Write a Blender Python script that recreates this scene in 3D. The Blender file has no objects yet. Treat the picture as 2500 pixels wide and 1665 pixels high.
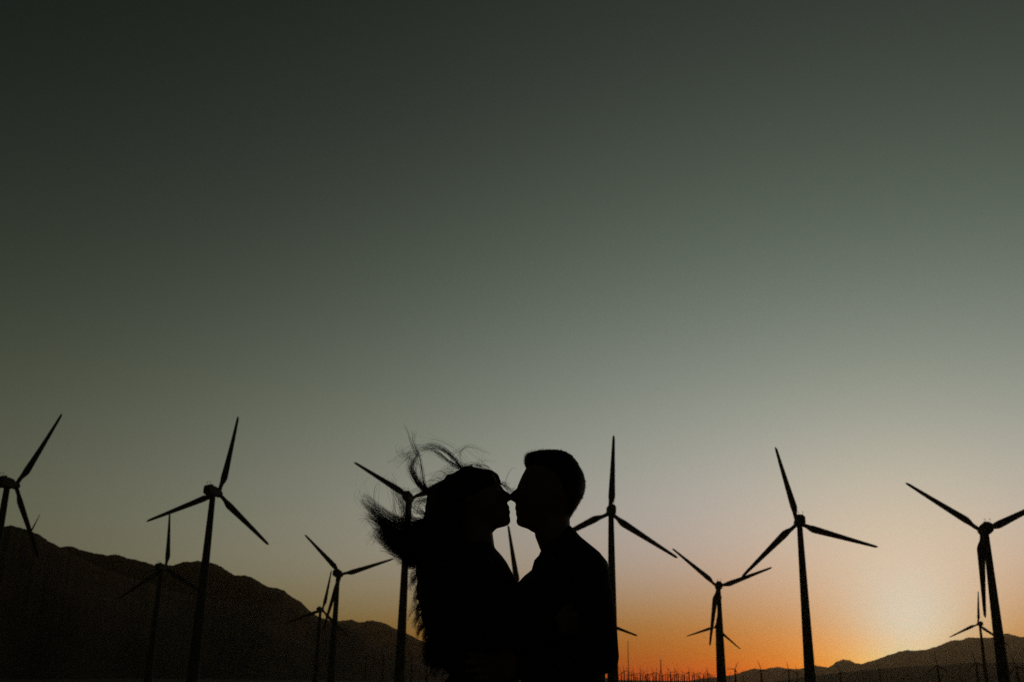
import bpy, bmesh, math, random
import numpy as np
from mathutils import Vector, Matrix, noise

SC = bpy.context.scene
COL = SC.collection
rad = math.radians

# ------------------------------------------------------------------ camera
FPX, PITCH, ROLL, CAM_Z = 2500.0, rad(18.1), rad(1.1), 1.05      # focal length in photo pixels
CAM = Vector((0, 0, CAM_Z))
CAM_M = Matrix.Rotation(math.pi / 2 + PITCH, 3, 'X') @ Matrix.Rotation(ROLL, 3, 'Z')
cd = bpy.data.cameras.new('camera')
cd.sensor_width = 36.0
cd.lens = 36.0
cd.clip_start, cd.clip_end = 0.1, 40000
cd.dof.use_dof = True
cd.dof.focus_distance = 3.4
cd.dof.aperture_fstop = 7.5
cam = bpy.data.objects.new('camera', cd)
cam.matrix_world = Matrix.Translation(CAM) @ CAM_M.to_4x4()
COL.objects.link(cam)
SC.camera = cam

def ray(u, v):
    "direction of the photo pixel (2500 x 1665)"
    return (CAM_M @ Vector(((u - 1250) / FPX, -(v - 832.5) / FPX, -1.0))).normalized()

AXIS = (CAM_M @ Vector((0, 0, -1))).normalized()

# ------------------------------------------------------------------ world, sun, exposure
SUN_AZ, SUN_EL = rad(20.9), rad(0.6)
SUN_DIR = Vector((math.sin(SUN_AZ) * math.cos(SUN_EL), math.cos(SUN_AZ) * math.cos(SUN_EL), math.sin(SUN_EL)))
w = bpy.data.worlds.new("World")
SC.world = w
w.use_nodes = True
NT = w.node_tree
for n in list(NT.nodes):
    NT.nodes.remove(n)
def nd(t, **k):
    n = NT.nodes.new(t)
    for a, b in k.items():
        setattr(n, a, b)
    return n
def put(sock, v):
    if isinstance(v, (int, float)):
        sock.default_value = v
    else:
        NT.links.new(v, sock)
def M(op, a, b=0.0, c=0.0):
    n = nd('ShaderNodeMath', operation=op)
    for s, v in zip(n.inputs, (a, b, c)):
        put(s, v)
    return n.outputs[0]
tc = nd('ShaderNodeTexCoord')
sx = nd('ShaderNodeSeparateXYZ')
NT.links.new(tc.outputs['Generated'], sx.inputs[0])
X_, Y_, Z_ = sx.outputs
elev = M('MULTIPLY', M('ARCSINE', M('MAXIMUM', Z_, 0.0)), 57.29578)
ce = M('SQRT', M('MULTIPLY_ADD', X_, X_, M('MULTIPLY', Y_, Y_)))
q = M('SUBTRACT', ce, M('MULTIPLY_ADD', X_, math.sin(SUN_AZ), M('MULTIPLY', Y_, math.cos(SUN_AZ))))
wv = M('EXPONENT', M('MULTIPLY', q, -2.0))
b1 = M('EXPONENT', M('MULTIPLY', elev, -1 / 14.0))
b2 = M('EXPONENT', M('MULTIPLY', elev, -1 / 4.0))
GD = Vector((math.sin(SUN_AZ) * math.cos(rad(1.0)), math.cos(SUN_AZ) * math.cos(rad(1.0)), math.sin(rad(1.0))))
sd = M('SUBTRACT', 1.0, M('MULTIPLY_ADD', X_, GD.x, M('MULTIPLY_ADD', Y_, GD.y, M('MULTIPLY', Z_, GD.z))))
gl = M('EXPONENT', M('MULTIPLY', sd, -1 / 0.012))
gl2 = M('EXPONENT', M('MULTIPLY', sd, -1 / 0.0022))
wb2 = M('MULTIPLY', wv, b2)
wb1 = M('MULTIPLY', wv, b1)
b3 = M('MULTIPLY', M('EXPONENT', M('MULTIPLY', q, -6.0)), M('EXPONENT', M('MULTIPLY', elev, -1 / 1.6)))
w3b2 = M('MULTIPLY', M('EXPONENT', M('MULTIPLY', q, -6.0)), b2)
SKY = [[-3.3154, -2.6449, -3.031], [0.8475, -0.1484, -0.8724], [-2.2801, -2.2078, -1.166], [3.1874, 3.2706, 3.3547], [0.1697, 1.6567, -1.1844], [-5.9637, -6.6114, -6.6525], [0.4215, 0.3529, -0.0973], [-0.1229, 0.7226, 1.2723], [-1.9131, -3.2354, -1.2132], [0.3316, -0.0126, 1.2635], [2.5533, -0.8159, -9.5862], [0.9808, 3.503, 9.991]]
chan = []
for c in range(3):
    acc = M('ADD', SKY[0][c], 0.0)
    for bas, k in zip((b1, b2, wv, wb2, M('MAXIMUM', Z_, 0.0), gl, gl2, w3b2, wb1, b3, M('MULTIPLY', gl, M('EXPONENT', M('MULTIPLY', elev, -1 / 1.6)))), SKY[1:]):
        acc = M('MULTIPLY_ADD', bas, k[c], acc)
    chan.append(M('EXPONENT', acc))
cmb = nd('ShaderNodeCombineColor')
for s, v in zip(cmb.inputs, chan):
    NT.links.new(v, s)
bg = nd('ShaderNodeBackground')                 # dusk afterglow, the photograph's colours
NT.links.new(cmb.outputs[0], bg.inputs[0])
bg.inputs[1].default_value = 1.0
nsk = nd('ShaderNodeTexSky', sky_type='NISHITA', sun_disc=False, sun_elevation=rad(1.8), sun_rotation=SUN_AZ)
bg2 = nd('ShaderNodeBackground')
NT.links.new(nsk.outputs[0], bg2.inputs[0])
bg2.inputs[1].default_value = 0.005
ads = nd('ShaderNodeAddShader')
NT.links.new(bg.outputs[0], ads.inputs[0])
NT.links.new(bg2.outputs[0], ads.inputs[1])
wo = nd('ShaderNodeOutputWorld')
NT.links.new(ads.outputs[0], wo.inputs[0])

sl = bpy.data.lights.new('sun', 'SUN')
sl.energy = 0.2
sl.angle = rad(0.5)
sl.color = (1.0, 0.42, 0.14)
so = bpy.data.objects.new('sun', sl)
so.rotation_euler = SUN_DIR.to_track_quat('Z', 'Y').to_euler()
so.location = (0, 0, 60)
COL.objects.link(so)

SC.view_settings.view_transform = 'Standard'
SC.view_settings.look = 'None'
SC.view_settings.exposure = 0
SC.view_settings.gamma = 1
SC.view_settings.use_curve_mapping = False
SC.cycles.volume_bounces = 0
SC.cycles.max_bounces = 6
SC.cycles.use_denoising = False

# ------------------------------------------------------------------ helpers
def material(name, col, rough=0.8, var=0.25, scale=8.0, coat=0.0, spec=0.5, col2=None, bump=0.0):
    m = bpy.data.materials.new(name)
    m.use_nodes = True
    t = m.node_tree
    p = t.nodes['Principled BSDF']
    p.inputs['Roughness'].default_value = rough
    p.inputs['Specular IOR Level'].default_value = spec
    p.inputs['Coat Weight'].default_value = coat
    co = t.nodes.new('ShaderNodeTexCoord')
    nz = t.nodes.new('ShaderNodeTexNoise')
    nz.inputs['Scale'].default_value = scale
    nz.inputs['Detail'].default_value = 6
    t.links.new(co.outputs['Object'], nz.inputs['Vector'])
    rp = t.nodes.new('ShaderNodeValToRGB')
    a = tuple(c * (1 - var) for c in col) if col2 is None else col2
    rp.color_ramp.elements[0].position, rp.color_ramp.elements[1].position = 0.3, 0.7
    rp.color_ramp.elements[0].color = (*a, 1)
    rp.color_ramp.elements[1].color = (*[min(1, c * (1 + (var if col2 is None else 0))) for c in col], 1)
    t.links.new(nz.outputs['Fac'], rp.inputs[0])
    t.links.new(rp.outputs[0], p.inputs['Base Color'])
    if bump:
        b = t.nodes.new('ShaderNodeBump')
        b.inputs['Strength'].default_value = bump
        t.links.new(nz.outputs['Fac'], b.inputs['Height'])
        t.links.new(b.outputs[0], p.inputs['Normal'])
    return m

MAT = dict(
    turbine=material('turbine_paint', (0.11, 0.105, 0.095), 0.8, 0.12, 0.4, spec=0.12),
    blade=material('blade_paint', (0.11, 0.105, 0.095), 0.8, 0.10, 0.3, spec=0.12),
    steel=material('dark_steel', (0.12, 0.12, 0.12), 0.5, 0.2, 2.0),
    skin=material('skin', (0.20, 0.12, 0.085), 0.55, 0.08, 30, spec=0.3),
    hair=material('dark_hair', (0.016, 0.011, 0.008), 0.6, 0.3, 40, spec=0.2),
    shirt=material('dark_shirt', (0.022, 0.022, 0.024), 0.9, 0.25, 60, spec=0.2),
    cloth=material('dark_dress', (0.02, 0.018, 0.018), 0.9, 0.25, 60, spec=0.2),
    trousers=material('dark_trousers', (0.02, 0.02, 0.022), 0.9, 0.25, 60, spec=0.2),
    shoe=material('shoe_leather', (0.02, 0.015, 0.012), 0.5, 0.2, 20),
    eye=material('eye', (0.25, 0.22, 0.2), 0.2, 0.05, 5),
    ground=material('desert_ground', (0.115, 0.085, 0.058), 0.95, 0, 0.35, spec=0.1, col2=(0.06, 0.05, 0.036), bump=0.4),
    hill=material('dry_hillside', (0.045, 0.032, 0.021), 0.95, 0, 0.02, spec=0.05, col2=(0.024, 0.018, 0.012)),
)

def link(name, mesh_or_none, parent=None, mat=None):
    o = bpy.data.objects.new(name, mesh_or_none)
    COL.objects.link(o)
    if parent is not None:
        o.parent = parent
    if mat is not None and not mesh_or_none.materials:
        mesh_or_none.materials.append(mat)
    return o

def mesh_of(name, bm, smooth=True):
    bmesh.ops.recalc_face_normals(bm, faces=bm.faces)
    me = bpy.data.meshes.new(name)
    bm.to_mesh(me)
    bm.free()
    if smooth:
        me.polygons.foreach_set('use_smooth', [True] * len(me.polygons))
    return me

def tag(o, label=None, category=None, group=None, kind=None):
    for k, v in (('label', label), ('category', category), ('group', group), ('kind', kind)):
        if v:
            o[k] = v
    return o

def loft(bm, rings, cap=True):
    vs = [[bm.verts.new(p) for p in r] for r in rings]
    n = len(vs[0])
    for a, b in zip(vs, vs[1:]):
        for i in range(n):
            bm.faces.new((a[i], a[(i + 1) % n], b[(i + 1) % n], b[i]))
    if cap:
        for r in (vs[0], vs[-1]):
            c = bm.verts.new(sum((x.co for x in r), Vector()) / n)
            for i in range(n):
                bm.faces.new((r[i], r[(i + 1) % n], c))

def tube(bm, pts, radii, n=14, round_caps=True):
    pts = [Vector(p) for p in pts]
    if round_caps:
        t0 = (pts[0] - pts[1]).normalized()
        t1 = (pts[-1] - pts[-2]).normalized()
        r0, r1 = radii[0], radii[-1]
        pre = [(pts[0] + t0 * r0 * s, r0 * math.sqrt(max(0.0, 1 - s * s))) for s in (0.98, 0.8, 0.45)]
        post = [(pts[-1] + t1 * r1 * s, r1 * math.sqrt(max(0.0, 1 - s * s))) for s in (0.45, 0.8, 0.98)]
        pts = [p for p, _ in pre] + pts + [p for p, _ in post]
        radii = [r for _, r in pre] + list(radii) + [r for _, r in post]
    rings = []
    ref = None
    for i, p in enumerate(pts):
        t = (pts[min(i + 1, len(pts) - 1)] - pts[max(i - 1, 0)]).normalized()
        if ref is None:
            ref = t.orthogonal().normalized()
        ref = (ref - t * ref.dot(t)).normalized()
        b = t.cross(ref)
        rings.append([p + (ref * math.cos(2 * math.pi * k / n) + b * math.sin(2 * math.pi * k / n)) * radii[i] for k in range(n)])
    loft(bm, rings)

def ellipsoid(bm, c, r, seg=16):
    m = Matrix.Translation(Vector(c)) @ Matrix.Diagonal((*r, 1))
    bmesh.ops.create_uvsphere(bm, u_segments=seg, v_segments=seg // 2 + 2, radius=1, matrix=m)

def box(bm, lo, hi, bevel=0.0):
    lo, hi = Vector(lo), Vector(hi)
    g = bmesh.ops.create_cube(bm, size=1, matrix=Matrix.Translation((lo + hi) / 2) @ Matrix.Diagonal((*(hi - lo), 1)))
    if bevel:
        ed = list({e for v in g['verts'] for e in v.link_edges})
        bmesh.ops.bevel(bm, geom=ed, offset=bevel, segments=2, affect='EDGES')

def smoothstep(a, b, x):
    t = min(1, max(0, (x - a) / (b - a)))
    return t * t * (3 - 2 * t)

def interp(x, pts):
    return float(np.interp(x, [p[0] for p in pts], [p[1] for p in pts]))

# ------------------------------------------------------------------ ground and hills
def ground_z(x, y):
    r = math.hypot(x, y)
    z = -11 * smoothstep(60, 430, r) - 6 * math.tanh(x / 500) * smoothstep(60, 300, r)
    k = smoothstep(25, 120, r)
    if k > 0:
        z += k * 0.35 * noise.noise(Vector((x * 0.02, y * 0.02, 3.1)))
    z += 0.02 * noise.noise(Vector((x * 0.9, y * 0.9, 0.7)))
    return z

bm = bmesh.new()
NA = 180
radii_g = [0.0]
r = 0.35
while r < 13500:
    radii_g.append(r)
    r *= 1.11
radii_g.append(13500)
prev = None
cv = bm.verts.new((0, 0, ground_z(0, 0)))
for r in radii_g[1:]:
    ring = []
    for i in range(NA):
        a = 2 * math.pi * i / NA
        x, y = r * math.cos(a), r * math.sin(a)
        ring.append(bm.verts.new((x, y, ground_z(x, y))))
    for i in range(NA):
        j = (i + 1) % NA
        if prev is None:
            bm.faces.new((cv, ring[i], ring[j]))
        else:
            bm.faces.new((prev[i], ring[i], ring[j], prev[j]))
    prev = ring
tag(link('ground', mesh_of('ground', bm), None, MAT['ground']), kind='structure')

HIGHEST = [0.0]
RIDGES = {}
def hill(name, ridge, dist, front, back, seed, rough=1.0, step=3, base=-22, rows=(14, 8)):
    """A range of hills: ridge = skyline as seen from the camera spot, dist = how far (m) along it."""
    bm = bmesh.new()
    us = np.arange(ridge[0][0], ridge[-1][0] + 1, step)
    nf, nb = rows
    ts = [-(1 - i / nf) for i in range(nf)] + [i / nb for i in range(nb + 1)]
    cols, line = [], []
    for u in us:
        v = interp(u, ridge)
        nv = noise.fractal(Vector((u * 0.02, seed, 0)), 1.0, 2.0, 5)
        v += 3.0 * rough * nv + 1.5 * rough * noise.noise(Vector((u * 0.11, seed + 9, 0))) - 1.6 * rough * max(0, noise.noise(Vector((u * 0.31, seed + 5, 0))))
        d = ray(u, v)
        dh = math.hypot(d.x, d.y)
        D = interp(u, dist) if isinstance(dist, list) else dist
        D *= 1 + 0.05 * noise.noise(Vector((u * 0.006, seed + 4, 0)))
        zr = CAM_Z + D * d.z / dh
        line.append((u, D, zr))
        az = Vector((d.x / dh, d.y / dh, 0))
        HIGHEST[0] = max(HIGHEST[0], zr)
        col = []
        for t in ts:
            s = (1 - abs(t)) ** 1.25
            rr = D + t * (front if t < 0 else back)
            p = az * rr
            if t < 0:
                gul = noise.fractal(Vector((p.x * 0.004, p.y * 0.0016, seed)), 1.0, 2.0, 4)
                s = max(0.0, s + 0.55 * gul * s * (1 - s) - 0.10 * s * (1 - s))
            col.append(bm.verts.new((p.x, p.y, base + (zr - base) * s)))
        cols.append(col)
    for a, b in zip(cols, cols[1:]):
        for i in range(len(ts) - 1):
            bm.faces.new((a[i], a[i + 1], b[i + 1], b[i]))
    RIDGES[name] = line
    o = link('hills', mesh_of(name, bm), None, MAT['hill'])
    tag(o, kind='structure')
    return o

hill('near_left_hills', [(-2600, 1250), (-1500, 1130), (-700, 1170), (-200, 1235), (-60, 1285), (0, 1284), (28, 1280), (46, 1287), (89, 1302), (122, 1321),
     (150, 1338), (200, 1362), (250, 1388), (350, 1420), (450, 1450), (600, 1476), (676, 1475), (727, 1483), (778, 1507), (840, 1522),
     (893, 1541), (919, 1564), (957, 1589), (1010, 1615), (1090, 1638), (1180, 1660), (1300, 1690)],
     [(-2600, 1500), (-700, 1500), (0, 1500), (600, 2000), (1300, 2600)], 900, 900, 1.3, 1.0)
hill('middle_left_hills', [(60, 1345), (110, 1335), (150, 1334), (168, 1333), (194, 1341), (217, 1344), (263, 1358), (283, 1354), (319, 1364), (357, 1373),
     (377, 1380), (400, 1378), (421, 1379), (446, 1372), (485, 1369), (526, 1376), (573, 1402), (600, 1404), (615, 1408), (651, 1431), (694, 1441),
     (712, 1456), (735, 1467), (753, 1487), (779, 1505), (799, 1512), (860, 1540), (960, 1590), (1060, 1640), (1160, 1700)],
     2500, 1000, 700, 7.7, 1.0)
hill('far_left_hills', [(640, 1540), (740, 1522), (800, 1516), (830, 1515), (860, 1512), (881, 1517), (906, 1513), (921, 1515), (944, 1521), (965, 1533),
     (978, 1538), (1020, 1560), (1100, 1590), (1250, 1625), (1400, 1648), (1520, 1662), (1700, 1690)], 4200, 1300, 900, 12.2, 1.0)
hill('far_right_hills', [(1560, 1690), (1640, 1664), (1720, 1656), (1769, 1649), (1803, 1643), (1828, 1635), (1840, 1631), (1862, 1633), (1901, 1627), (1925, 1631),
     (1957, 1632), (1987, 1624), (2022, 1627), (2043, 1614), (2058, 1609), (2073, 1611), (2088, 1619), (2104, 1620), (2122, 1613), (2155, 1604),
     (2180, 1596), (2193, 1590), (2218, 1586), (2236, 1588), (2257, 1585), (2282, 1577), (2302, 1572), (2320, 1564), (2346, 1562), (2366, 1554),
     (2384, 1557), (2425, 1554), (2443, 1548), (2460, 1545), (2476, 1550), (2494, 1555), (2560, 1540), (2700, 1520), (3000, 1540), (3500, 1600), (4200, 1700)],
     10800, 3300, 1500, 21.0, 0.8)
hill('low_right_hills', [(1700, 1690), (1850, 1668), (1990, 1648), (2090, 1637), (2150, 1632), (2250, 1625), (2350, 1618), (2420, 1616), (2500, 1617), (2700, 1612),
     (3200, 1640), (3800, 1700)], 3400, 1500, 900, 33.3, 0.5)

# ------------------------------------------------------------------ haze (thin evening air)
HAZE_TOP = HIGHEST[0] + 40
bm = bmesh.new()
box(bm, (-15500, -15500, -40), (15500, 15500, HAZE_TOP))
hz = link('haze', mesh_of('haze', bm, False))
hm = bpy.data.materials.new('evening_haze')
hm.use_nodes = True
ht = hm.node_tree
ht.nodes.remove(ht.nodes['Principled BSDF'])
pv = ht.nodes.new('ShaderNodeVolumePrincipled')
pv.inputs['Color'].default_value = (1.0, 0.70, 0.42, 1)
pv.inputs['Density'].default_value = 3.6e-5
pv.inputs['Anisotropy'].default_value = 0.83
ht.links.new(pv.outputs[0], ht.nodes['Material Output'].inputs['Volume'])
hz.data.materials.append(hm)
tag(hz, kind='stuff')

# ------------------------------------------------------------------ wind turbines
ROTOR = 23.5
def tower_mesh():
    bm = bmesh.new()
    rings = []
    for i in range(13):
        t = i / 12
        rr = 1.75 + (0.80 - 1.75) * t
        rings.append([(rr * math.cos(2 * math.pi * k / 24), rr * math.sin(2 * math.pi * k / 24), t) for k in range(24)])
    loft(bm, rings)
    return mesh_of('tower', bm)
def flange_mesh(z, rr):
    bm = bmesh.new()
    rings = [[(q * math.cos(2 * math.pi * k / 24), q * math.sin(2 * math.pi * k / 24), h) for k in range(24)] for q, h in ((rr, 0), (rr, 0.22))]
    loft(bm, rings)
    return mesh_of('flange', bm, False)
def nacelle_mesh():
    bm = bmesh.new()
    secs = [(-4.0, 0.85, -0.95, 1.0), (-3.7, 1.15, -1.25, 1.35), (-0.8, 1.3, -1.4, 1.55), (1.2, 1.25, -1.3, 1.4), (2.5, 0.9, -0.95, 1.0)]
    rings = []
    for y, hw, z0, z1 in secs:
        c = 0.45
        rings.append([(hw, y, z0 + c), (hw, y, z1 - c), (hw - c, y, z1), (-hw + c, y, z1), (-hw, y, z1 - c), (-hw, y, z0 + c), (-hw + c, y, z0), (hw - c, y, z0)])
    loft(bm, rings)
    return mesh_of('nacelle', bm, False)
def hub_mesh():
    bm = bmesh.new()
    prof = [(2.3, 0.75), (2.6, 1.05), (3.3, 1.15), (4.0, 1.0), (4.6, 0.62), (4.9, 0.2)]
    rings = [[(rr * math.cos(2 * math.pi * k / 20), y, rr * math.sin(2 * math.pi * k / 20)) for k in range(20)] for y, rr in prof]
    loft(bm, rings)
    return mesh_of('hub', bm)
def blade_mesh():
    bm = bmesh.new()
    rings = []
    n = 16
    for s in [0.03, 0.06, 0.09, 0.125, 0.16, 0.2, 0.235, 0.28, 0.35, 0.45, 0.55, 0.65, 0.75, 0.85, 0.93, 0.97, 0.99, 1.0]:
        rr = s * ROTOR
        if s <= 0.09:
            ch, th, lead = 1.15, 1.05, 0.575
        else:
            k = smoothstep(0.09, 0.22, s)
            full = 2.15 - (2.15 - 0.72) * max(0, (s - 0.22) / 0.78) ** 0.9
            ch = 1.15 + (full - 1.15) * k
            th = 1.05 + (0.17 * ch - 1.05) * smoothstep(0.09, 0.3, s)
            lead = 0.575 + (0.33 * ch - 0.575) * k
            if s > 0.96:
                f = max(0.12, 1 - ((s - 0.96) / 0.04) ** 2 * 0.85)
                ch, th = ch * f, th * f
                lead = 0.33 * ch
        tw = rad(14 * (1 - s) ** 2 + 2)
        ring = []
        for k in range(n):
            a = 2 * math.pi * k / n
            px = (math.cos(a) * 0.5 + 0.5) * ch - lead          # leading edge at -lead, trailing edge towards +x
            tt = (1 - math.cos(a)) * 0.5
            py = math.sin(a) * th * 0.5 * (0.35 + 0.65 * tt if s > 0.12 else 1.0)
            ring.append((px * math.cos(tw) - py * math.sin(tw), 3.35 + px * math.sin(tw) + py * math.cos(tw) - 0.9 * s * s, rr))
        rings.append(ring)
    loft(bm, rings)
    return mesh_of('blade', bm)
def mast_mesh():
    bm = bmesh.new()
    tube(bm, [(0, 0, 0), (0, 0, 1.1)], [0.05, 0.04], 6, False)
    box(bm, (-0.3, -0.05, 1.05), (0.3, 0.05, 1.15))
    return mesh_of('anemometer', bm, False)
def cooler_mesh():
    bm = bmesh.new()
    box(bm, (-0.8, -0.2, 0), (0.8, 0.2, 0.5), 0.05)
    return mesh_of('cooler', bm, False)
def door_mesh():
    bm = bmesh.new()
    box(bm, (-0.42, -0.12, 0), (0.42, 0.06, 2.1), 0.04)
    return mesh_of('door', bm, False)

PARTS = {k: f() for k, f in dict(tower=tower_mesh, nacelle=nacelle_mesh, hub=hub_mesh, blade=blade_mesh, anemometer=mast_mesh, cooler=cooler_mesh, door=door_mesh).items()}
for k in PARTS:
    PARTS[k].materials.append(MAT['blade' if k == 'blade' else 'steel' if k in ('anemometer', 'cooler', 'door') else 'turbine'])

def new_turbine(full=True):
    root = bpy.data.objects.new('wind_turbine', None)
    root.empty_display_size = 2
    COL.objects.link(root)
    link('tower', PARTS['tower'], root)
    nac = link('nacelle', PARTS['nacelle'], root)
    link('hub', PARTS['hub'], root)
    for k in range(3):
        link('blade', PARTS['blade'], root)
    if full:
        for x, y in ((-0.6, -2.9), (0.6, -3.2)):
            link('anemometer', PARTS['anemometer'], nac).location = (x, y, 1.33)
        link('cooler', PARTS['cooler'], nac).location = (0, -1.8, 1.38)
        link('door', PARTS['door'], root)
    return root

def copy_thing(src):
    c = src.copy()
    COL.objects.link(c)
    for ch in src.children:
        d = ch.copy()
        COL.objects.link(d)
        d.parent = c
        for g in ch.children:
            e = g.copy()
            COL.objects.link(e)
            e.parent = d
    return c

PROTO = {True: None, False: None}
def turbine(u, v, rpx, angle, axis, label, group, full=True, R=ROTOR, base=None, fat=1.0):
    """hub seen at (u, v); rpx = blade length in photo pixels; angle = first blade, clockwise from up; axis = rotor heading (deg right of +Y)."""
    if PROTO[full] is None:
        PROTO[full] = root = new_turbine(full)
    else:
        root = copy_thing(PROTO[full])
    s = R / ROTOR
    d = ray(u, v)
    hub = CAM + d * (FPX * R / rpx / d.dot(AXIS))
    a = rad(axis)
    p = hub - Vector((math.sin(a), math.cos(a), 0)) * 3.35 * s
    gz = (ground_z(p.x, p.y) if base is None else hub.z + base) - 0.4
    root.location = (p.x, p.y, gz)
    root.rotation_euler = (0, 0, -a)
    root.scale = (s, s, s)
    H = (hub.z - gz) / s
    kk = 0
    for ch in root.children:
        nm = ch.name.split('.')[0]
        if nm == 'tower':
            ch.scale = (fat, fat, H - 1.0)
        elif nm in ('nacelle', 'hub'):
            ch.location = (0, 0, H)
        elif nm == 'door':
            ch.location = (0, -1.72, 0.9)
        elif nm == 'blade':
            ch.location = (0, 0, H)
            ch.rotation_euler = (0, rad(angle + 120 * kk), 0)
            kk += 1
    tag(root, label, 'wind turbine', group)
    return root, p, H * s

G1 = 'large wind turbines behind the couple'
BIG = [
    (38, 1185, 203, 30, 12, 'large wind turbine cut by the left edge, one blade pointing up to the right'),
    (534, 1205, 194, 10, 13, 'large wind turbine over the dark left hills, one blade nearly upright'),
    (1003, 1218, 174, -58.5, 9, 'large wind turbine half hidden by the blowing hair of the long-haired person'),
    (1489, 1252, 193, 3, 0, 'large wind turbine directly behind the shoulder of the short-haired person'),
    (1947, 1277, 193, -13, 6, 'large wind turbine with its whole rotor clear in the sky, right of the couple'),
    (2397, 1296, 206, -55, 9, 'large wind turbine at the right edge of the photo above the sunset glow'),
]
for b in BIG:
    t, p, H = turbine(b[0], b[1], b[2], b[3], b[4], b[5], G1)
    print('big', b[0], [round(x) for x in p], round(H, 1))
G2 = 'middle distance wind turbines'
MID = [
    (405, 1387, 136, -2.5, 12, 'mid-sized wind turbine whose hub stands at the skyline of the dark left hills'),
    (832, 1402, 138, -46, 10, 'mid-sized wind turbine between the left hills and the blowing hair'),
    (787, 1489, 97, 10, 10, 'small wind turbine low on the left hill slope, behind the tower of a mid-sized one'),
    (1263, 1447, 166, -9, 6, 'wind turbine mostly hidden by the couple, one blade showing between their chests and chins'),
    (1436, 1503, 127, -9.5, 6, 'wind turbine hidden by the short-haired person, one blade tip showing past the elbow'),
    (1752, 1432, 141, 70, 5, 'mid-sized wind turbine right of the couple in the orange part of the sky'),
    (1748, 1530, 76, 12, 5, 'small wind turbine hidden behind the tower of a mid-sized turbine in the orange sky'),
    (2388, 1523, 79, 6, 5, 'small wind turbine in front of the right hills, beside the tower of a large one'),
]
for b in MID:
    t, p, H = turbine(b[0], b[1], b[2], b[3], b[4], b[5], G2)
    print('mid', b[0], [round(x) for x in p], round(H, 1))
turbine(71, 1303, 52, 25, 10, 'wind turbine peeping over the ridge at the far left, only a blade showing', G2, R=33, base=-60)

rng = random.Random(5)
G3 = 'far-off wind turbines along the horizon'
FAR_R = 12.0
FAR_LABEL_R = 'tiny far-off wind turbine in the crowded row on the orange horizon right of the couple'
far = []
for u, v, r, a in [(1517, 1641, 14, -20), (1524, 1636, 15, -18), (1541, 1645, 13, 10), (1551, 1648, 12, 40), (1563, 1641, 15, 0), (1577, 1647, 17, -42), (1594, 1640, 13, -15),
                   (1602, 1641, 14, 5), (1609, 1644, 12, 25), (1637, 1640, 17, -38), (1646, 1646, 14, 12), (1651, 1643, 14, -22), (1671, 1645, 16, -50), (1682, 1639, 14, 0),
                   (1690, 1648, 13, 30), (1701, 1648, 12, 14), (1717, 1645, 15, 45), (1727, 1643, 16, -8), (1735, 1650, 12, -20), (1768, 1649, 11, -15), (1531, 1651, 10, 50),
                   (1586, 1652, 11, -30), (1624, 1650, 11, 15), (1662, 1652, 11, 55), (1710, 1653, 10, -5), (1742, 1653, 10, 30), (1502, 1646, 12, 5), (1509, 1650, 11, 40), (1535, 1640, 14, -30), (1547, 1642, 13, -8), (1556, 1652, 11, 22), (1569, 1648, 13, 18),
                   (1581, 1644, 14, -10), (1599, 1649, 11, 33), (1618, 1646, 13, -25), (1630, 1644, 12, 8), (1641, 1652, 11, 28), (1656, 1644, 13, -16), (1666, 1648, 12, 4), (1677, 1650, 11, 24),
                   (1695, 1644, 13, -34), (1706, 1646, 13, 38), (1722, 1650, 11, 10), (1731, 1646, 13, -28), (1780, 1650, 11, 18), (1815, 1648, 11, -30)]:
    far.append((u, v, r, a, FAR_LABEL_R))
for u, v, r, a, l in [
    (1794, 1632, 21, 27, 'tiny far-off wind turbine just right of the tower in the orange sky, rotor spread wide'),
    (1858, 1634, 23, -18, 'tiny far-off wind turbine on the plain halfway between two tall towers, blade leaning left'),
    (1925, 1634, 20, -11, 'tiny far-off wind turbine close left of the tall clear tower, taller of a pair'),
    (1945, 1639, 17, -8, 'tiny far-off wind turbine close left of the tall clear tower, shorter of a pair'),
    (2051, 1640, 22, -24, 'tiny far-off wind turbine below the small bump of the right hills'),
    (2105, 1640, 17, -20, 'tiny far-off wind turbine below the notch of the right hills'),
    (2146, 1634, 18, -20, 'tiny far-off wind turbine where the right hills begin to climb'),
    (2287, 1624, 34, -6, 'small far-off wind turbine on the right hills under the brightest sky, blade upright'),
    (2343, 1630, 17, -5, 'tiny far-off wind turbine on the right hills, faint, next to the leaning blade'),
    (2382, 1617, 31, -14, 'small far-off wind turbine left of the tall right edge tower'),
    (2480, 1626, 33, -18, 'small far-off wind turbine right of the tall right edge tower')]:
    far.append((u, v, r, a, l))
FAR_LABEL_L = 'tiny far-off wind turbine standing dim against the dark lower left hills'
for k in range(22):
    u = 430 + 650 * (k + rng.random()) / 22
    r = rng.uniform(12, 22)
    far.append((u, 1650 - r * 2.1 + rng.uniform(-6, 3) - (1080 - u) * 0.012, r, rng.uniform(0, 120), FAR_LABEL_L))
for u, v, r, a, l in far:
    turbine(u, v, r, a, rng.uniform(0, 14), l, G3 if l not in (FAR_LABEL_R, FAR_LABEL_L) else ('far row of wind turbines right of the couple' if l == FAR_LABEL_R else 'dim wind turbines against the left hills'), False, FAR_R, None, 2.2)

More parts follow.
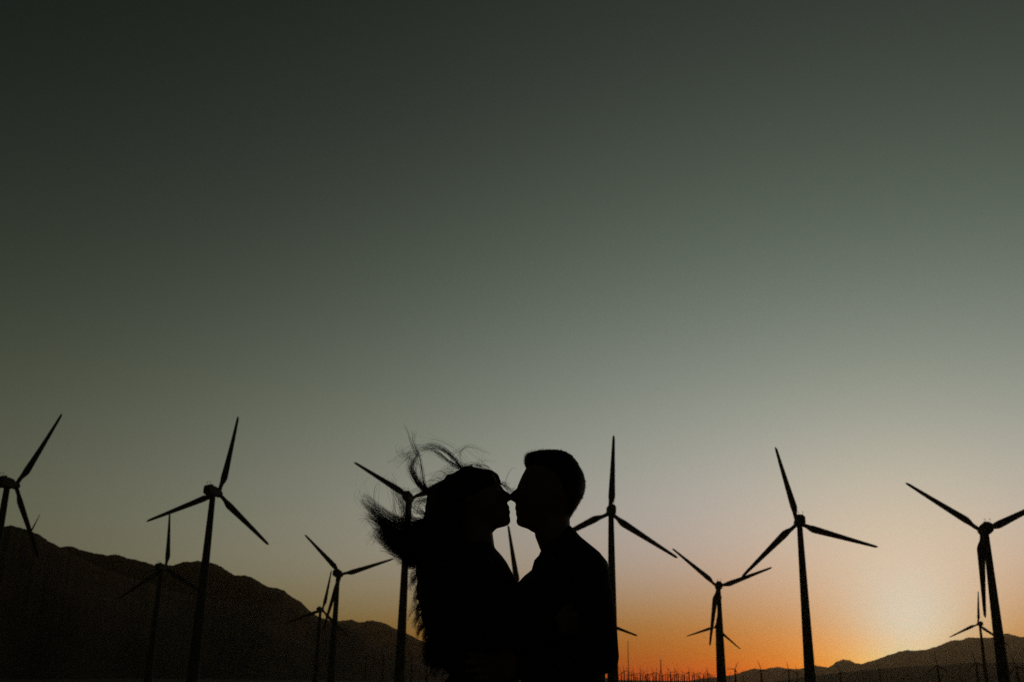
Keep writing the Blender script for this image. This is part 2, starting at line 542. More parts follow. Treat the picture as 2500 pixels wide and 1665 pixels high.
# lattice masts in the row
def lattice(u, v_top, dist, half, label):
    d = ray(u, v_top)
    p = CAM + d * (dist / math.hypot(d.x, d.y))
    gz = ground_z(p.x, p.y) - 0.3
    H = p.z - gz
    root = bpy.data.objects.new('lattice_mast', None)
    root.location = (p.x, p.y, gz)
    COL.objects.link(root)
    corners = [Vector((math.cos(a), math.sin(a), 0)) for a in (0.4, 0.4 + 2.094, 0.4 + 4.189)]
    for c in corners:
        bm = bmesh.new()
        tube(bm, [c * half, c * half * 0.55 + Vector((0, 0, H))], [half * 0.16, half * 0.10], 6, False)
        link('mast_leg', mesh_of('mast_leg', bm, False), root, MAT['steel'])
    bm = bmesh.new()
    nb = 22
    for i in range(nb):
        z0, z1 = H * i / nb, H * (i + 1) / nb
        f0, f1 = half * (1 - 0.45 * i / nb), half * (1 - 0.45 * (i + 1) / nb)
        for k in range(3):
            a, b = corners[k], corners[(k + 1) % 3]
            tube(bm, [a * f0 + Vector((0, 0, z0)), b * f1 + Vector((0, 0, z1))], [half * 0.07] * 2, 4, False)
            tube(bm, [a * f0 + Vector((0, 0, z0)), b * f0 + Vector((0, 0, z0))], [half * 0.07] * 2, 4, False)
    link('bracing', mesh_of('bracing', bm, False), root, MAT['steel'])
    bm = bmesh.new()
    tube(bm, [(0, 0, H - 1), (0, 0, H + 3)], [half * 0.08, half * 0.04], 6, False)
    link('spike', mesh_of('spike', bm, False), root, MAT['steel'])
    tag(root, label, 'mast')
lattice(1533, 1563, 1700, 1.2, 'tall thin faint lattice mast next to the short-haired person, on the orange horizon')
lattice(1613, 1609, 1500, 1.5, 'shorter thick mast standing in the far row of turbines on the orange horizon')

# ------------------------------------------------------------------ the couple
PY = 3.3
def at(u, v, Y):
    d = ray(u, v)
    return CAM + d * (Y / d.y)

def remesh(bm, voxel, smooth_it, name, mat):
    me = mesh_of('tmp', bm)
    o = bpy.data.objects.new('tmp', me)
    COL.objects.link(o)
    m = o.modifiers.new('r', 'REMESH')
    m.mode = 'VOXEL'
    m.voxel_size = voxel
    m.use_smooth_shade = True
    if smooth_it:
        s = o.modifiers.new('s', 'SMOOTH')
        s.factor = 0.5
        s.iterations = smooth_it
    dg = bpy.context.evaluated_depsgraph_get()
    out = bpy.data.meshes.new_from_object(o.evaluated_get(dg))
    out.name = name
    bpy.data.objects.remove(o)
    bpy.data.meshes.remove(me)
    out.materials.clear()
    out.materials.append(mat)
    return out

def make_head(bm, sgn, Y, front, base, back, widths, feats, eye_v):
    """front/back/base: skyline points (u, v) of the profile from crown to throat; widths: (v, half width m)."""
    zf = lambda pts: sorted([(at(u, v, Y).z, at(u, v, Y).x) for u, v in pts])
    F, B, K = zf(front), zf(base), zf(back)
    uu = front[0][0]
    W = sorted([(at(1250, v, Y).z, wd) for v, wd in widths])
    FE = sorted([(at(1250, v, Y).z, wd) for v, wd in feats])
    ez = at(1250, eye_v, Y).z
    z0, z1 = W[0][0], W[-1][0]
    n = 72
    rings = []
    nz = 110
    for i in range(nz + 1):
        z = z0 + (z1 - z0) * i / nz
        xf, xb, xk = interp(z, F), interp(z, B), interp(z, K)
        p = max(0.0, (xf - xb) * sgn)
        b = max(0.002, interp(z, W))
        sg = interp(z, FE)
        c = (xb + xk) / 2
        a = abs(xb - xk) / 2
        ring = []
        for k in range(n):
            th = 2 * math.pi * k / n
            cs, sn = math.cos(th), math.sin(th)
            ex = 0.85 if cs > 0 else 1.0
            x = c + sgn * a * (abs(cs) ** ex) * (1 if cs > 0 else -1)
            y = b * (abs(sn) ** 0.92) * (1 if sn > 0 else -1)
            if cs > 0:
                x += sgn * p * math.exp(-(y / sg) ** 2)
                e = math.exp(-(((abs(y) - 0.031) / 0.014) ** 2) - ((z - ez) / 0.010) ** 2)
                x -= sgn * 0.007 * e
            ring.append(Vector((x, Y + y, z)))
        rings.append(ring)
    loft(bm, rings)

def finger_set(bm, wrist, dirv, normal, up, curl, scale=1.0):
    """palm and five fingers; dirv = along the hand, normal = out of the palm, up = towards the thumb side."""
    dirv, normal, up = dirv.normalized(), normal.normalized(), up.normalized()
    pl = 0.095 * scale
    rings = []
    for s, hw, ht in ((-0.1, .026, .02), (0.15, .031, .017), (0.5, .039, .015), (0.85, .041, .013), (1.0, .038, .010)):
        c = wrist + dirv * pl * s
        rings.append([c + up * math.cos(2 * math.pi * k / 16) * hw * scale + normal * math.sin(2 * math.pi * k / 16) * ht * scale for k in range(16)])
    loft(bm, rings)
    for off, ln, rr in ((0.030, .072, .0085), (0.010, .080, .009), (-0.011, .074, .0085), (-0.030, .058, .0075)):
        p = wrist + dirv * pl * 0.82 + up * off * scale
        pts, a = [p], 0.0
        dv = (dirv + up * off * 2.0).normalized()
        for f in (0.28, 0.40, 0.32, 0.28):
            p = p + (dv * math.cos(a) + normal * math.sin(a)) * ln * f * scale
            pts.append(p)
            a += curl
        tube(bm, pts, [rr * scale * k for k in (1.0, 1.0, 0.95, 0.88, 0.78)], 10)
    p = wrist + dirv * pl * 0.22 + up * 0.024 * scale
    tv = (dirv * 0.65 + up * 0.75).normalized()
    tube(bm, [p, p + tv * 0.035 * scale, p + (tv * 0.9 + dirv * 0.35 + normal * 0.2).normalized() * 0.062 * scale,
              p + (tv * 0.8 + dirv * 0.5 + normal * 0.35).normalized() * 0.085 * scale], [.013 * scale, .011 * scale, .0095 * scale, .0078 * scale], 10)

def hring(c, a, b, yaw, n=32):
    "horizontal ellipse, a along facing (yaw), b sideways"
    f = Vector((math.cos(yaw), math.sin(yaw), 0))
    s = Vector((-math.sin(yaw), math.cos(yaw), 0))
    return [Vector(c) + f * a * math.cos(2 * math.pi * k / n) + s * b * math.sin(2 * math.pi * k / n) for k in range(n)]

def foot(bm, ankle, yaw, L=0.26, grow=0.0):
    f = Vector((math.cos(yaw), math.sin(yaw), 0))
    s = Vector((-math.sin(yaw), math.cos(yaw), 0))
    heel = Vector((ankle.x, ankle.y, 0)) - f * 0.06
    rings = []
    for t, hw, h in ((0, .022, .05), (.06, .034, .075), (.25, .036, .09), (.45, .038, .07), (.7, .046, .045), (.88, .043, .032), (1, .02, .02)):
        c = heel + f * L * t
        rings.append([c + s * math.cos(2 * math.pi * k / 16) * (hw + grow) + Vector((0, 0, h / 2 + 0.004 + (h / 2 + grow * 0.5) * math.sin(2 * math.pi * k / 16))) for k in range(16)])
    loft(bm, rings)

def catmull(pts, n):
    P = [pts[0]] + list(pts) + [pts[-1]]
    out = []
    m = len(pts) - 1
    for i in range(n + 1):
        t = i / n * m
        k = min(int(t), m - 1)
        f = t - k
        a, b, c, d = P[k], P[k + 1], P[k + 2], P[k + 3]
        out.append(0.5 * ((2 * b) + (c - a) * f + (2 * a - 5 * b + 4 * c - d) * f * f + (3 * b - a - 3 * c + d) * f ** 3))
    return out

class Strands:
    def __init__(self):
        self.v, self.f = [], []
    def add(self, pts, r0, r1):
        n = len(pts)
        b = len(self.v)
        for i, p in enumerate(pts):
            t = (pts[min(i + 1, n - 1)] - pts[max(i - 1, 0)]).normalized()
            o = t.orthogonal().normalized()
            q = t.cross(o)
            r = r0 + (r1 - r0) * i / (n - 1)
            for k in range(3):
                a = 2.0944 * k
                self.v.append(p + (o * math.cos(a) + q * math.sin(a)) * r)
        for i in range(n - 1):
            for k in range(3):
                k2 = (k + 1) % 3
                self.f.append((b + 3 * i + k, b + 3 * i + k2, b + 3 * i + 3 + k2, b + 3 * i + 3 + k))
    def bundle(self, guide, n, s0, s1, r0, r1, seed, Y=PY, ys=1.0, segs=16, wave=0.004, short=0.3):
        rg = random.Random(seed)
        g = [at(p[0], p[1], Y + (p[2] if len(p) > 2 else 0)) for p in guide]
        for i in range(n):
            o0 = Vector((rg.gauss(0, 1), rg.gauss(0, ys), rg.gauss(0, 1))) * s0
            o1 = Vector((rg.gauss(0, 1), rg.gauss(0, ys), rg.gauss(0, 1))) * s1
            m = len(g) - 1
            ctl = [p + o0 * (1 - j / m) + o1 * (j / m) for j, p in enumerate(g)]
            pts = catmull(ctl, segs)
            cut = 1 - short * rg.random() ** 2
            pts = pts[:max(4, int(len(pts) * cut))]
            ph, fr = rg.uniform(0, 6.28), rg.uniform(0.6, 1.6)
            L = len(pts) - 1
            pts = [p + Vector((math.sin(ph + fr * 6 * j / L), 0.6 * math.cos(ph * 2 + fr * 5 * j / L), math.cos(ph + fr * 5 * j / L))) * wave * (j / L) for j, p in enumerate(pts)]
            self.add(pts, r0 * rg.uniform(0.7, 1.2), r1)
    def mesh(self, name, mat):
        me = bpy.data.meshes.new(name)
        me.from_pydata([tuple(v) for v in self.v], [], self.f)
        me.materials.append(mat)
        me.polygons.foreach_set('use_smooth', [True] * len(me.polygons))
        return me

# ---- the short-haired person on the right, facing left
MY = 3.318
man = bpy.data.objects.new('person', None)
mx = at(1378, 1600, MY).x
man.location = (mx, MY, 0)
COL.objects.link(man)
MINV = Matrix.Translation(-man.location)
def child(name, me, root):
    me.transform(Matrix.Translation(-root.location))
    return link(name, me, root)

m_front = [(1345, 1104), (1310, 1108), (1297, 1116), (1291, 1130), (1285, 1142), (1275, 1160), (1266, 1180), (1263, 1187), (1262, 1192), (1253, 1197), (1245, 1204), (1240.5, 1212),
           (1242, 1219), (1251, 1223), (1258, 1226), (1258.5, 1232), (1257.5, 1239), (1257.5, 1244), (1261, 1247), (1259, 1251), (1259, 1256), (1262.5, 1262), (1260.5, 1270),
           (1261, 1277), (1265, 1282), (1272, 1285), (1286, 1289), (1297, 1295)]
m_base = [(1345, 1104), (1310, 1108), (1297, 1116), (1291, 1130), (1285, 1142), (1276, 1160), (1269, 1180), (1268, 1187), (1269, 1192), (1269, 1206), (1268, 1220), (1267, 1240),
          (1267, 1256), (1268, 1270), (1271, 1279), (1278, 1285), (1288, 1289), (1297, 1295)]
m_back = [(1350, 1104), (1374, 1108), (1395, 1121), (1412, 1142), (1421, 1160), (1425, 1180), (1421, 1205), (1412, 1225), (1402, 1245), (1393, 1262), (1389, 1274), (1391, 1290), (1391, 1295)]
m_w = [(1103.5, 0.004), (1106, 0.03), (1112, 0.048), (1122, 0.06), (1142, 0.07), (1165, 0.074), (1190, 0.0735), (1215, 0.071), (1240, 0.066), (1262, 0.058), (1278, 0.05), (1290, 0.045), (1296, 0.04)]
m_feat = [(1100, .05), (1175, .05), (1188, .02), (1195, .011), (1208, .012), (1216, .016), (1222, .015), (1228, .012), (1234, .022), (1252, .022), (1260, .026), (1272, .026), (1284, .03), (1300, .04)]
YAW = math.pi + rad(20)
mf = Vector((math.cos(YAW), math.sin(YAW), 0))
ml = Vector((-math.sin(YAW), math.cos(YAW), 0))            # his left, towards the camera
torso = [(1318, 1374, .045, .060), (1338, 1386, .060, .100), (1356, 1394, .076, .150), (1378, 1395, .096, .180), (1405, 1381, .122, .198), (1425, 1372, .134, .204),
         (1445, 1369, .140, .204), (1480, 1368, .138, .200), (1560, 1370, .126, .182), (1640, 1370, .126, .172)]
def man_torso(bm, g):
    rings = [hring(at(u, v, MY), a - g, b - g, YAW) for v, u, a, b in torso]
    for z, a, b in ((1.0, .118, .17), (.93, .125, .178), (.86, .12, .178)):
        rings.append(hring((mx, MY, z), a - g, b - g, YAW))
    loft(bm, rings)
    tube(bm, [at(1372, 1306, MY), at(1396, 1333, MY - .04), at(1434, 1380, 3.16)], [.042 - g, .042 - g, .056 - g], 16)
    tube(bm, [at(1370, 1310, MY), at(1376, 1345, MY + .06), at(1352, 1396, 3.48)], [.042 - g, .042 - g, .056 - g], 16)
Ls, Le, Lw = at(1434, 1394, 3.15), at(1470, 1602, 3.11), at(1272, 1634, 3.10)
Rs, Re, Rw = at(1354, 1402, 3.48), at(1298, 1570, 3.60), at(1170, 1560, 3.50)
def man_arms(bm, g, wrist=True):
    for s, e, wv_, mid in ((Ls, Le, Lw, at(1456, 1500, 3.125)), (Rs, Re, Rw, at(1315, 1480, 3.55))):
        tube(bm, [s, mid, e], [.064 - g, .058 - g, .050 - g], 16)
        k = 1.0 if wrist else 0.94
        tube(bm, [e, e.lerp(wv_, 0.35), e.lerp(wv_, k)], [.050 - g, .048 - g, .036 - g], 16)
HIPL, HIPR = Vector((mx, MY, .90)) + ml * .095, Vector((mx, MY, .90)) - ml * .095
ANKL, ANKR = Vector((mx + .06, MY, .09)) + ml * .12, Vector((mx + .0, MY, .09)) - ml * .12
def man_legs(bm, g, low=.0):
    for h, a in ((HIPL, ANKL), (HIPR, ANKR)):
        kn = h.lerp(a, 0.5) + mf * 0.02
        tube(bm, [h, h.lerp(kn, .5), kn, kn.lerp(a, .4) - mf * .012, a + Vector((0, 0, low))], [.098 - g, .085 - g, .062 - g, .060 - g, .045 - g + low * .3], 16)

bm = bmesh.new()
make_head(bm, -1, MY, m_front, m_base, m_back, m_w, m_feat, 1193)
tube(bm, [at(1350, 1235, MY), at(1349, 1270, MY), at(1349, 1300, MY), at(1364, 1348, MY)], [.056, .056, .058, .052], 20)
for sd_ in (-1, 1):
    c = at(1357, 1204, MY)
    ellipsoid(bm, (c.x, MY + sd_ * .076, c.z), (.017, .009, .030))
    ellipsoid(bm, (c.x + .006, MY + sd_ * .083, c.z + .006), (.013, .006, .022))
man_torso(bm, .012)
man_arms(bm, .012)
finger_set(bm, Lw, Vector((-1, .25, .05)), Vector((.1, 1, 0)), Vector((0, -.1, 1)), .22)
finger_set(bm, Rw, Vector((-1, -.7, .0)), Vector((.3, -1, 0)), Vector((0, .1, 1)), .22)
man_legs(bm, .012)
foot(bm, ANKL, YAW)
foot(bm, ANKR, YAW)
child('body', remesh(bm, .0042, 2, 'body', MAT['skin']), man)
for sd_ in (-1, 1):
    bm = bmesh.new()
    c = at(1281, 1193, MY)
    ellipsoid(bm, (c.x, MY + sd_ * .031, c.z), (.0115, .0115, .0115))
    child('eye', mesh_of('eye', bm), man).data.materials.append(MAT['eye'])
bm = bmesh.new()
man_torso(bm, 0)
man_arms(bm, 0, False)
child('shirt', remesh(bm, .007, 3, 'shirt', MAT['shirt']), man)
bm = bmesh.new()                                           # collar standing round the neck, open at the throat
cc = [(1322, 1352, -.062), (1345, 1330, -.075), (1374, 1318, -.066), (1391, 1309, -.03), (1393, 1306, 0), (1391, 1309, .03), (1374, 1318, .066), (1345, 1330, .075), (1322, 1352, .062), (1316, 1366, .035), (1305, 1378, .02)]
ring_pts = [at(1305, 1378, MY - .02), at(1316, 1366, MY - .035)] + [at(u, v, MY + y) for u, v, y in cc]
for off in (0,):
    prev = None
    lo, hi, lo2, hi2 = [], [], [], []
    ctr = at(1352, 1340, MY)
    for p in ring_pts:
        out = Vector((p.x - ctr.x, p.y - ctr.y, 0)).normalized()
        lo.append(bm.verts.new(p + Vector((0, 0, -.022)) + out * .006))
        hi.append(bm.verts.new(p + Vector((0, 0, .016)) - out * .004))
        hi2.append(bm.verts.new(p + Vector((0, 0, .014)) + out * .001))
        lo2.append(bm.verts.new(p + Vector((0, 0, -.024)) + out * .012))
    for i in range(len(ring_pts) - 1):
        for a, b in ((lo, hi), (hi, hi2), (hi2, lo2), (lo2, lo)):
            bm.faces.new((a[i], a[i + 1], b[i + 1], b[i]))
child('collar', mesh_of('collar', bm), man).data.materials.append(MAT['shirt'])
bm = bmesh.new()
loft(bm, [hring((mx, MY, z), a, b, YAW) for z, a, b in ((1.04, .12, .174), (.98, .126, .18), (.90, .135, .19), (.80, .11, .17))])
man_legs(bm, -.014, .02)
child('trousers', remesh(bm, .010, 2, 'trousers', MAT['trousers']), man)
for a in (ANKL, ANKR):
    bm = bmesh.new()
    foot(bm, a, YAW, .285, .010)
    child('shoe', mesh_of('shoe', bm), man).data.materials.append(MAT['shoe'])
# hair: a cap down to the nape plus short strands
hf = [(1338, 1098), (1320, 1100.5), (1305, 1102), (1293, 1106), (1283, 1111), (1279.5, 1121), (1280, 1131), (1284, 1143), (1300, 1152), (1318, 1162), (1336, 1174), (1344, 1190), (1352, 1200), (1374, 1215), (1386, 1235), (1392, 1250)]
hb = [(1345, 1097), (1364, 1098), (1376, 1101), (1395, 1112), (1412, 1133), (1423, 1154), (1429, 1174), (1428, 1193), (1423, 1213), (1413, 1229), (1403, 1245), (1397, 1252)]
hw_ = [(1097, .004), (1099, .025), (1103, .043), (1112, .058), (1128, .070), (1150, .078), (1175, .081), (1200, .080), (1225, .073), (1245, .060), (1252, .05)]
bm = bmesh.new()
zz = lambda pts, Y: sorted([(at(u, v, Y).z, at(u, v, Y).x) for u, v in pts])
HF, HB, HW = zz(hf, MY), zz(hb, MY), sorted([(at(1250, v, MY).z, wd) for v, wd in hw_])
rings = []
for i in range(61):
    z = HW[0][0] + (HW[-1][0] - HW[0][0]) * i / 60
    x0, x1, b = interp(z, HF), interp(z, HB), interp(z, HW)
    ring = []
    for k in range(56):
        th = 2 * math.pi * k / 56
        p = Vector(((x0 + x1) / 2 + (x1 - x0) / 2 * math.cos(th), MY + b * math.sin(th), z))
        nn = noise.noise(p * 70) * .0025 + noise.noise(p * 190) * .0012
        ring.append(p + Vector((math.cos(th), math.sin(th), .4)) * nn)
    rings.append(ring)
loft(bm, rings)
mh = mesh_of('hair', bm)
hv = [(v.co.copy(), v.normal.copy()) for v in mh.vertices]
mh.materials.append(MAT['hair'])
child('hair', mh, man)
S = Strands()
rg = random.Random(3)
for i in range(2600):
    p, nrm = rg.choice(hv)
    fr = smoothstep(at(1360, 1110, MY).x, at(1285, 1110, MY).x, p.x) * smoothstep(at(1300, 1145, MY).z, at(1300, 1105, MY).z, p.z)
    L = rg.uniform(.002, .0055) + .010 * fr * rg.random()
    dv = (nrm * 0.8 + Vector((rg.gauss(0, .35), rg.gauss(0, .35), rg.gauss(-.1 + .3 * fr, .35))) + Vector((.25, 0, -.15))).normalized()
    e = p + dv * L
    S.add([p - nrm * .002, p.lerp(e, .5) + nrm * .0008, e], .00045, .00015)
tag(child('loose_hair', S.mesh('loose_hair', MAT['hair']), man), kind='stuff')
tag(man, 'silhouetted person with short hair on the right, leaning in nose to nose to kiss', 'person')

# ---- the long-haired person on the left, facing right
WY = 3.286
wom = bpy.data.objects.new('person', None)
wx = at(1163, 1600, WY).x
wom.location = (wx, WY, 0)
COL.objects.link(wom)
w_front = [(1150, 1143), (1180, 1146), (1198, 1152), (1208, 1163), (1216, 1175), (1224, 1186), (1229, 1193), (1233, 1197), (1244, 1202), (1251, 1208), (1253.5, 1214), (1249, 1221),
           (1239.5, 1224.5), (1238.5, 1227.5), (1241, 1232), (1245, 1237), (1244.5, 1240), (1242.5, 1243), (1246, 1246.5), (1246.5, 1250), (1243.8, 1256), (1246, 1264), (1247, 1271),
           (1244.5, 1278), (1238, 1283), (1226, 1286), (1213, 1289), (1206, 1296)]
w_base = [(1150, 1143), (1180, 1146), (1198, 1152), (1208, 1163), (1215, 1175), (1220, 1186), (1222, 1193), (1223, 1200), (1226, 1210), (1229, 1222), (1232, 1236), (1235, 1250),
          (1236, 1264), (1234, 1275), (1226, 1282), (1216, 1286), (1208, 1290), (1204, 1296)]
w_back = [(1146, 1143), (1118, 1152), (1094, 1172), (1080, 1196), (1076, 1220), (1082, 1245), (1098, 1268), (1112, 1282), (1120, 1296)]
w_w = [(1142.5, .004), (1146, .032), (1152, .047), (1165, .060), (1185, .068), (1205, .069), (1225, .066), (1245, .060), (1262, .052), (1276, .043), (1286, .037), (1297, .036)]
w_feat = [(1100, .05), (1180, .05), (1192, .02), (1199, .010), (1210, .011), (1218, .014), (1224, .012), (1229, .012), (1236, .02), (1250, .02), (1260, .022), (1272, .022), (1284, .03), (1300, .04)]
wt = [(1322, 1166, .048, .050), (1338, 1166, .056, .075), (1352, 1167, .072, .118), (1370, 1167, .090, .150), (1390, 1167, .104, .165), (1412, 1168, .118, .170), (1432, 1170, .124, .168),
      (1490, 1167, .120, .152), (1560, 1172, .108, .136), (1640, 1184, .100, .132)]
def wom_torso(bm, g):
    rings = [hring(at(u, v, WY), a - g, b - g, 0) for v, u, a, b in wt]
    for z, a, b in ((1.02, .105, .145), (.95, .118, .168), (.88, .122, .176)):
        rings.append(hring((wx, WY, z), a - g, b - g, 0))
    loft(bm, rings)
Ns, Ne, Nw = at(1166, 1392, 3.14), at(1192, 1560, 3.05), at(1352, 1524, 3.10)
Fs, Fe, Fw = at(1166, 1392, 3.44), at(1220, 1545, 3.53), at(1350, 1490, 3.50)
def wom_arms(bm, g, wrist=True):
    for s, e, wv_ in ((Ns, Ne, Nw), (Fs, Fe, Fw)):
        tube(bm, [s, s.lerp(e, .5), e], [.054 - g, .048 - g, .042 - g], 16)
        tube(bm, [e, e.lerp(wv_, .35), e.lerp(wv_, 1.0 if wrist else .93)], [.042 - g, .040 - g, .031 - g], 16)
WH = [Vector((wx, WY + s * .085, .88)) for s in (-1, 1)]
WA = [Vector((wx - .02 - .03 * s, WY + s * .10, .08)) for s in (-1, 1)]
bm = bmesh.new()
make_head(bm, 1, WY, w_front, w_base, w_back, w_w, w_feat, 1199)
tube(bm, [at(1150, 1235, WY), at(1160, 1275, WY), at(1165, 1300, WY), at(1166, 1345, WY)], [.048, .048, .049, .056], 20)
for sd_ in (-1, 1):
    c = at(1143, 1218, WY)
    ellipsoid(bm, (c.x, WY + sd_ * .069, c.z), (.015, .008, .027))
wom_torso(bm, .011)
wom_arms(bm, .010)
finger_set(bm, Nw, Vector((1, .25, .12)), Vector((-.1, 1, 0)), Vector((0, -.1, 1)), .2, .9)
finger_set(bm, Fw, Vector((1, -.35, .1)), Vector((-.1, -1, 0)), Vector((0, .1, 1)), .2, .9)
for h, a in zip(WH, WA):
    kn = h.lerp(a, .5) + Vector((.02, 0, 0))
    tube(bm, [h, h.lerp(kn, .5), kn, kn.lerp(a, .4) - Vector((.012, 0, 0)), a], [.092, .076, .052, .050, .035], 16)
    foot(bm, a, 0, .235)
child('body', remesh(bm, .0042, 2, 'body', MAT['skin']), wom)
for sd_ in (-1, 1):
    bm = bmesh.new()
    c = at(1211, 1199, WY)
    ellipsoid(bm, (c.x, WY + sd_ * .030, c.z), (.011, .011, .011))
    child('eye', mesh_of('eye', bm), wom).data.materials.append(MAT['eye'])
bm = bmesh.new()
wom_torso(bm, 0)
wom_arms(bm, 0, False)
rings = [hring((wx, WY, z), a, b, 0) for z, a, b in ((1.0, .108, .15), (.92, .125, .175), (.80, .14, .19), (.6, .165, .205), (.4, .19, .22), (.2, .215, .24), (.14, .22, .245))]
loft(bm, rings)
child('dress', remesh(bm, .007, 3, 'dress', MAT['cloth']), wom)
for a in WA:
    bm = bmesh.new()
    foot(bm, a, 0, .25, .007)
    child('shoe', mesh_of('shoe', bm), wom).data.materials.append(MAT['shoe'])

# long hair, blown back to the left: a dense mass and many loose strands
PX = 1.32e-3
bm = bmesh.new()
def htube(pts, rpx, dy=0.0, n=16):
    tube(bm, [at(u, v, WY + dy) for u, v in pts], [r * PX for r in rpx], n)
for dy, k in ((0, 1.0), (-.045, .86), (.045, .86)):
    htube([(1188, 1170), (1172, 1172), (1150, 1178), (1120, 1196), (1094, 1222), (1080, 1260)], [26 * k, 34 * k, 44 * k, 46 * k, 46 * k, 44 * k], dy)
    htube([(1090, 1220), (1086, 1270), (1078, 1330), (1070, 1400), (1062, 1450)], [48 * k, 52 * k, 58 * k, 54 * k, 44 * k], dy)
    htube([(1070, 1400), (1066, 1450), (1072, 1510), (1086, 1570), (1104, 1630)], [52 * k, 46 * k, 40 * k, 30 * k, 18 * k], dy)
    htube([(1068, 1300), (1030, 1312), (996, 1321), (964, 1313), (940, 1295), (925, 1272)], [44 * k, 42 * k, 27 * k, 16 * k, 9 * k, 3 * k], dy * .6)
    htube([(1070, 1340), (1035, 1345), (1006, 1342), (980, 1333)], [44 * k, 40 * k, 24 * k, 9 * k], dy * .6)
htube([(1200, 1163), (1210, 1172), (1216, 1184)], [16, 13, 8])
hair_core = remesh(bm, .006, 3, 'hair', MAT['hair'])
for v in hair_core.vertices:
    p = v.co
    v.co = p + v.normal * (noise.noise(Vector((p.x * 30, p.y * 30, p.z * 60))) * .005)
child('hair', hair_core, wom)

S = Strands()
B = S.bundle
# high loops over the crown
B([(1130, 1150), (1115, 1128), (1106, 1118), (1088, 1102), (1065, 1091), (1044, 1090), (1029, 1097), (1019, 1106)], 34, .005, .007, .0005, .0002, 1, WY, 2, wave=.006)
B([(1128, 1146), (1118, 1136), (1090, 1123), (1070, 1108), (1050, 1095), (1032, 1096)], 12, .003, .004, .0005, .0003, 2, WY, 2, wave=.003)
B([(1122, 1142), (1096, 1124), (1066, 1100), (1040, 1092), (1020, 1088), (1000, 1100), (985, 1118)], 14, .004, .012, .0004, .0002, 22, WY, 2, wave=.006)
# upright plume left of the crown
B([(1052, 1214), (1039, 1200), (1024, 1186), (1010, 1164), (1003, 1140), (1012, 1122), (1019, 1105), (1009, 1092), (1001, 1069), (993, 1046), (983, 1031)], 18, .004, .004, .0006, .0002, 3, WY, 2, 26, wave=.002, short=.6)
B([(1052, 1214), (1036, 1194), (1018, 1172), (1008, 1150), (1006, 1130), (1014, 1110)], 80, .005, .011, .0005, .0002, 4, WY, 2, 18, wave=.005)
B([(1050, 1208), (1038, 1190), (1032, 1169), (1030, 1150), (1027, 1133), (1022, 1108), (1009, 1078), (1010, 1059), (1002, 1051)], 20, .003, .004, .0005, .0002, 5, WY, 2, 22, wave=.003, short=.6)
B([(1022, 1112), (1014, 1106), (993, 1110), (973, 1123), (958, 1130)], 14, .004, .012, .0005, .0002, 6, WY, 2, wave=.006)
B([(1020, 1125), (1000, 1118), (984, 1108), (978, 1098), (990, 1094)], 8, .006, .012, .0004, .0002, 7, WY, 2, wave=.006)
# flyaways over the forehead side
B([(1108, 1140), (1103, 1118), (1106, 1108), (1121, 1100), (1139, 1092), (1162, 1097), (1197, 1111)], 5, .003, .004, .0004, .0002, 8, WY, 2, 22, wave=.003)
B([(1130, 1136), (1120, 1112), (1135, 1090), (1155, 1096), (1178, 1118), (1196, 1140)], 7, .006, .014, .0003, .0002, 9, WY, 2, 22, wave=.006)
B([(1160, 1140), (1170, 1124), (1180, 1128), (1195, 1142)], 8, .008, .012, .0003, .0002, 10, WY, 2, wave=.005)
B([(1150, 1136), (1110, 1090), (1060, 1068), (1020, 1062)], 4, .006, .016, .0003, .0002, 20, WY, 2, wave=.006)
B([(1228, 1190), (1235, 1178), (1238, 1164), (1246, 1148), (1256, 1141), (1264, 1142)], 2, .001, .002, .0004, .0002, 11, WY, 1, wave=.002)
B([(1212, 1168), (1224, 1178), (1236, 1184), (1246, 1180)], 3, .002, .004, .0003, .0002, 12, WY, 1)
B([(1218, 1178), (1228, 1181), (1238, 1188), (1247, 1197), (1252, 1194), (1255, 1188)], 12, .002, .005, .0004, .0002, 14, WY - .03, 1, wave=.005)
B([(1222, 1184), (1230, 1176), (1237, 1181), (1240, 1192), (1248, 1199)], 5, .002, .004, .0004, .0002, 15, WY - .03, 1, wave=.004)
B([(1216, 1174), (1228, 1184), (1238, 1193), (1244, 1202), (1252, 1199), (1258, 1192)], 9, .002, .004, .0005, .0002, 13, WY - .02, 1, wave=.003)
# slope of the head: fine fringe
for k in range(10):
    u, v = 1190 - 15 * k, 1138 + max(0, k - 4) * 11
    B([(u, v + 10), (u - 14, v), (u - 34, v + 2), (u - 55, v + 18)], 14, .006, .010, .0004, .0002, 40 + k, WY, 4, 10, wave=.005)
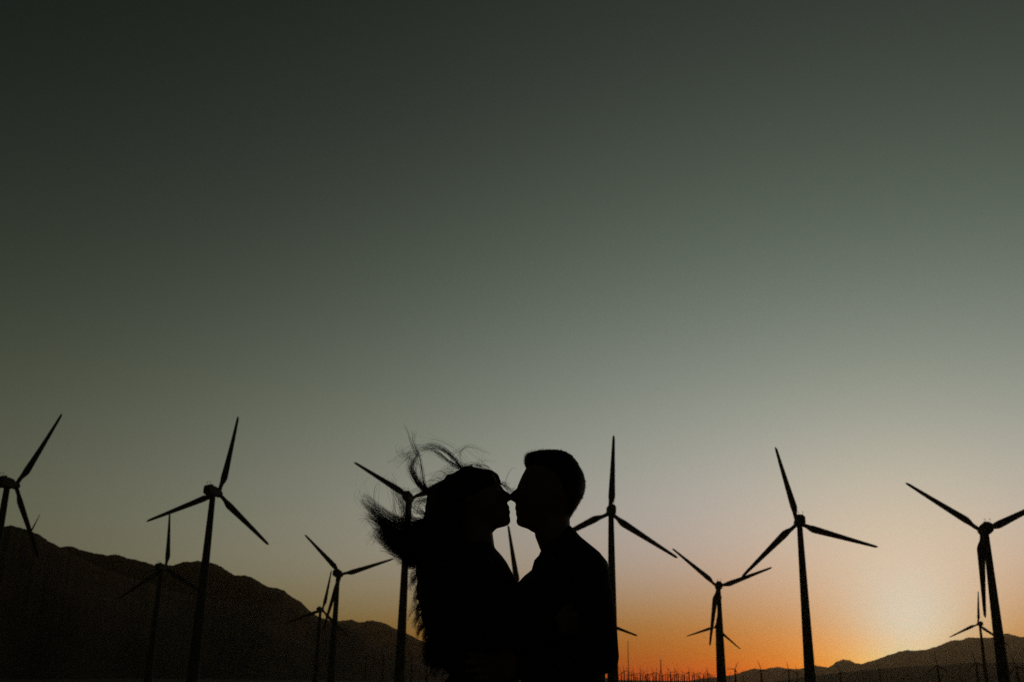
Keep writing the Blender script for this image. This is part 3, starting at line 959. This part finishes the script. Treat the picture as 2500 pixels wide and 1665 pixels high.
# the mass streaming left
rl = random.Random(77)
tips = [(884, 1202), (884, 1226), (890, 1246), (896, 1262), (904, 1280), (914, 1300), (926, 1318), (938, 1334), (952, 1350), (968, 1366)]
for k in range(64):
    f = rl.random() ** 0.85
    q_ = f * (len(tips) - 1)
    i = min(int(q_), len(tips) - 2)
    tx, ty = [tips[i][c] + (tips[i + 1][c] - tips[i][c]) * (q_ - i) for c in (0, 1)]
    up = 1 - f
    back = rl.random() if k % 4 else 0.0
    tx += rl.uniform(-6, 10) + 66 * back * (1 - f * .7)
    ty += rl.uniform(-10, 10) + 44 * back * up
    sy = 1282 + 86 * f + rl.uniform(-12, 12)
    sw = rl.uniform(.25, 1.25) * up                 # how far the lock swings up at its end
    g = [(1062, sy - 8), (1015, sy + 8 * up), (min(1000, tx + 66), ty + 62 * sw + 8 * f + 12 * up), (tx + 30, ty + 38 * sw + 4 * f), (tx + 10, ty + 16 * sw), (tx, ty)]
    B(g, rl.randint(38, 70), .011, rl.choice((.0015, .003, .006, .011)), .00042, .00012, 200 + k, WY + rl.uniform(-.04, .04), 2.5, 24, wave=rl.uniform(.003, .010), short=.6)
    if k % 3 == 0:      # flyaways leaving the lock
        g2 = g[:4] + [(tx - rl.uniform(-6, 14), ty - rl.uniform(2, 22)), (tx - rl.uniform(-24, 20), ty - rl.uniform(10, 50))]
        B(g2, 4, .008, .008, .0004, .00015, 300 + k, WY, 2, 22, wave=.008, short=.3)
B([(1060, 1270), (1012, 1272), (978, 1268), (966, 1255), (963, 1222), (958, 1184), (947, 1158)], 14, .010, .008, .0005, .0002, 80, WY, 2, 22, wave=.005, short=.5)
B([(1060, 1280), (1010, 1284), (985, 1276), (982, 1238), (973, 1210), (962, 1190), (950, 1176)], 44, .010, .007, .0005, .0002, 81, WY, 2, 22, wave=.005, short=.6)
B([(1060, 1280), (1015, 1276), (998, 1262), (992, 1238), (986, 1214), (982, 1196)], 60, .010, .008, .0006, .0002, 82, WY, 2, 22, wave=.005, short=.6)
B([(970, 1282), (930, 1262), (918, 1232), (919, 1195), (927, 1176), (945, 1158)], 5, .004, .006, .0004, .0002, 83, WY, 2, 22, wave=.004)
B([(1000, 1300), (950, 1290), (912, 1272), (890, 1268), (876, 1272)], 9, .012, .012, .0004, .0002, 84, WY, 2, wave=.006)
B([(960, 1310), (925, 1302), (912, 1312), (906, 1330)], 16, .012, .012, .0004, .0002, 85, WY, 2, wave=.006)
B([(1062, 1240), (1046, 1228), (1030, 1222), (1018, 1228), (1012, 1250)], 40, .008, .008, .0005, .0003, 86, WY, 2, wave=.005)
B([(1055, 1262), (1036, 1255), (1022, 1246), (1012, 1238)], 40, .008, .008, .0005, .0003, 87, WY, 2, wave=.005)
# curls down the back
for k in range(34):
    v = 1382 + k * 7.4
    e = 1010 + rl.uniform(-8, 12) + max(0, v - 1480) * .42
    dn = rl.uniform(16, 34)
    g = [(1062, v - 24), (1040, v - 10), (e + 20, v + 4), (e + 5, v + dn * .5), (e + rl.uniform(-5, 3), v + dn), (e + rl.uniform(-8, 6), v + dn + 14)]
    B(g, rl.randint(32, 60), .010, .003, .00045, .00015, 400 + k, WY + rl.uniform(-.03, .03), 3, 18, wave=rl.uniform(.002, .006), short=.4)
    if k % 2 == 0:
        B(g[:4] + [(e - 10, v + dn * .2), (e - 20 + rl.uniform(-8, 8), v + dn * .6)], 3, .008, .006, .0004, .00015, 460 + k, WY, 2, 18, wave=.008, short=.3)
tag(child('loose_hair', S.mesh('loose_hair', MAT['hair']), wom), kind='stuff')
tag(wom, 'silhouetted person with long hair blown back by the wind, on the left, about to kiss', 'person')
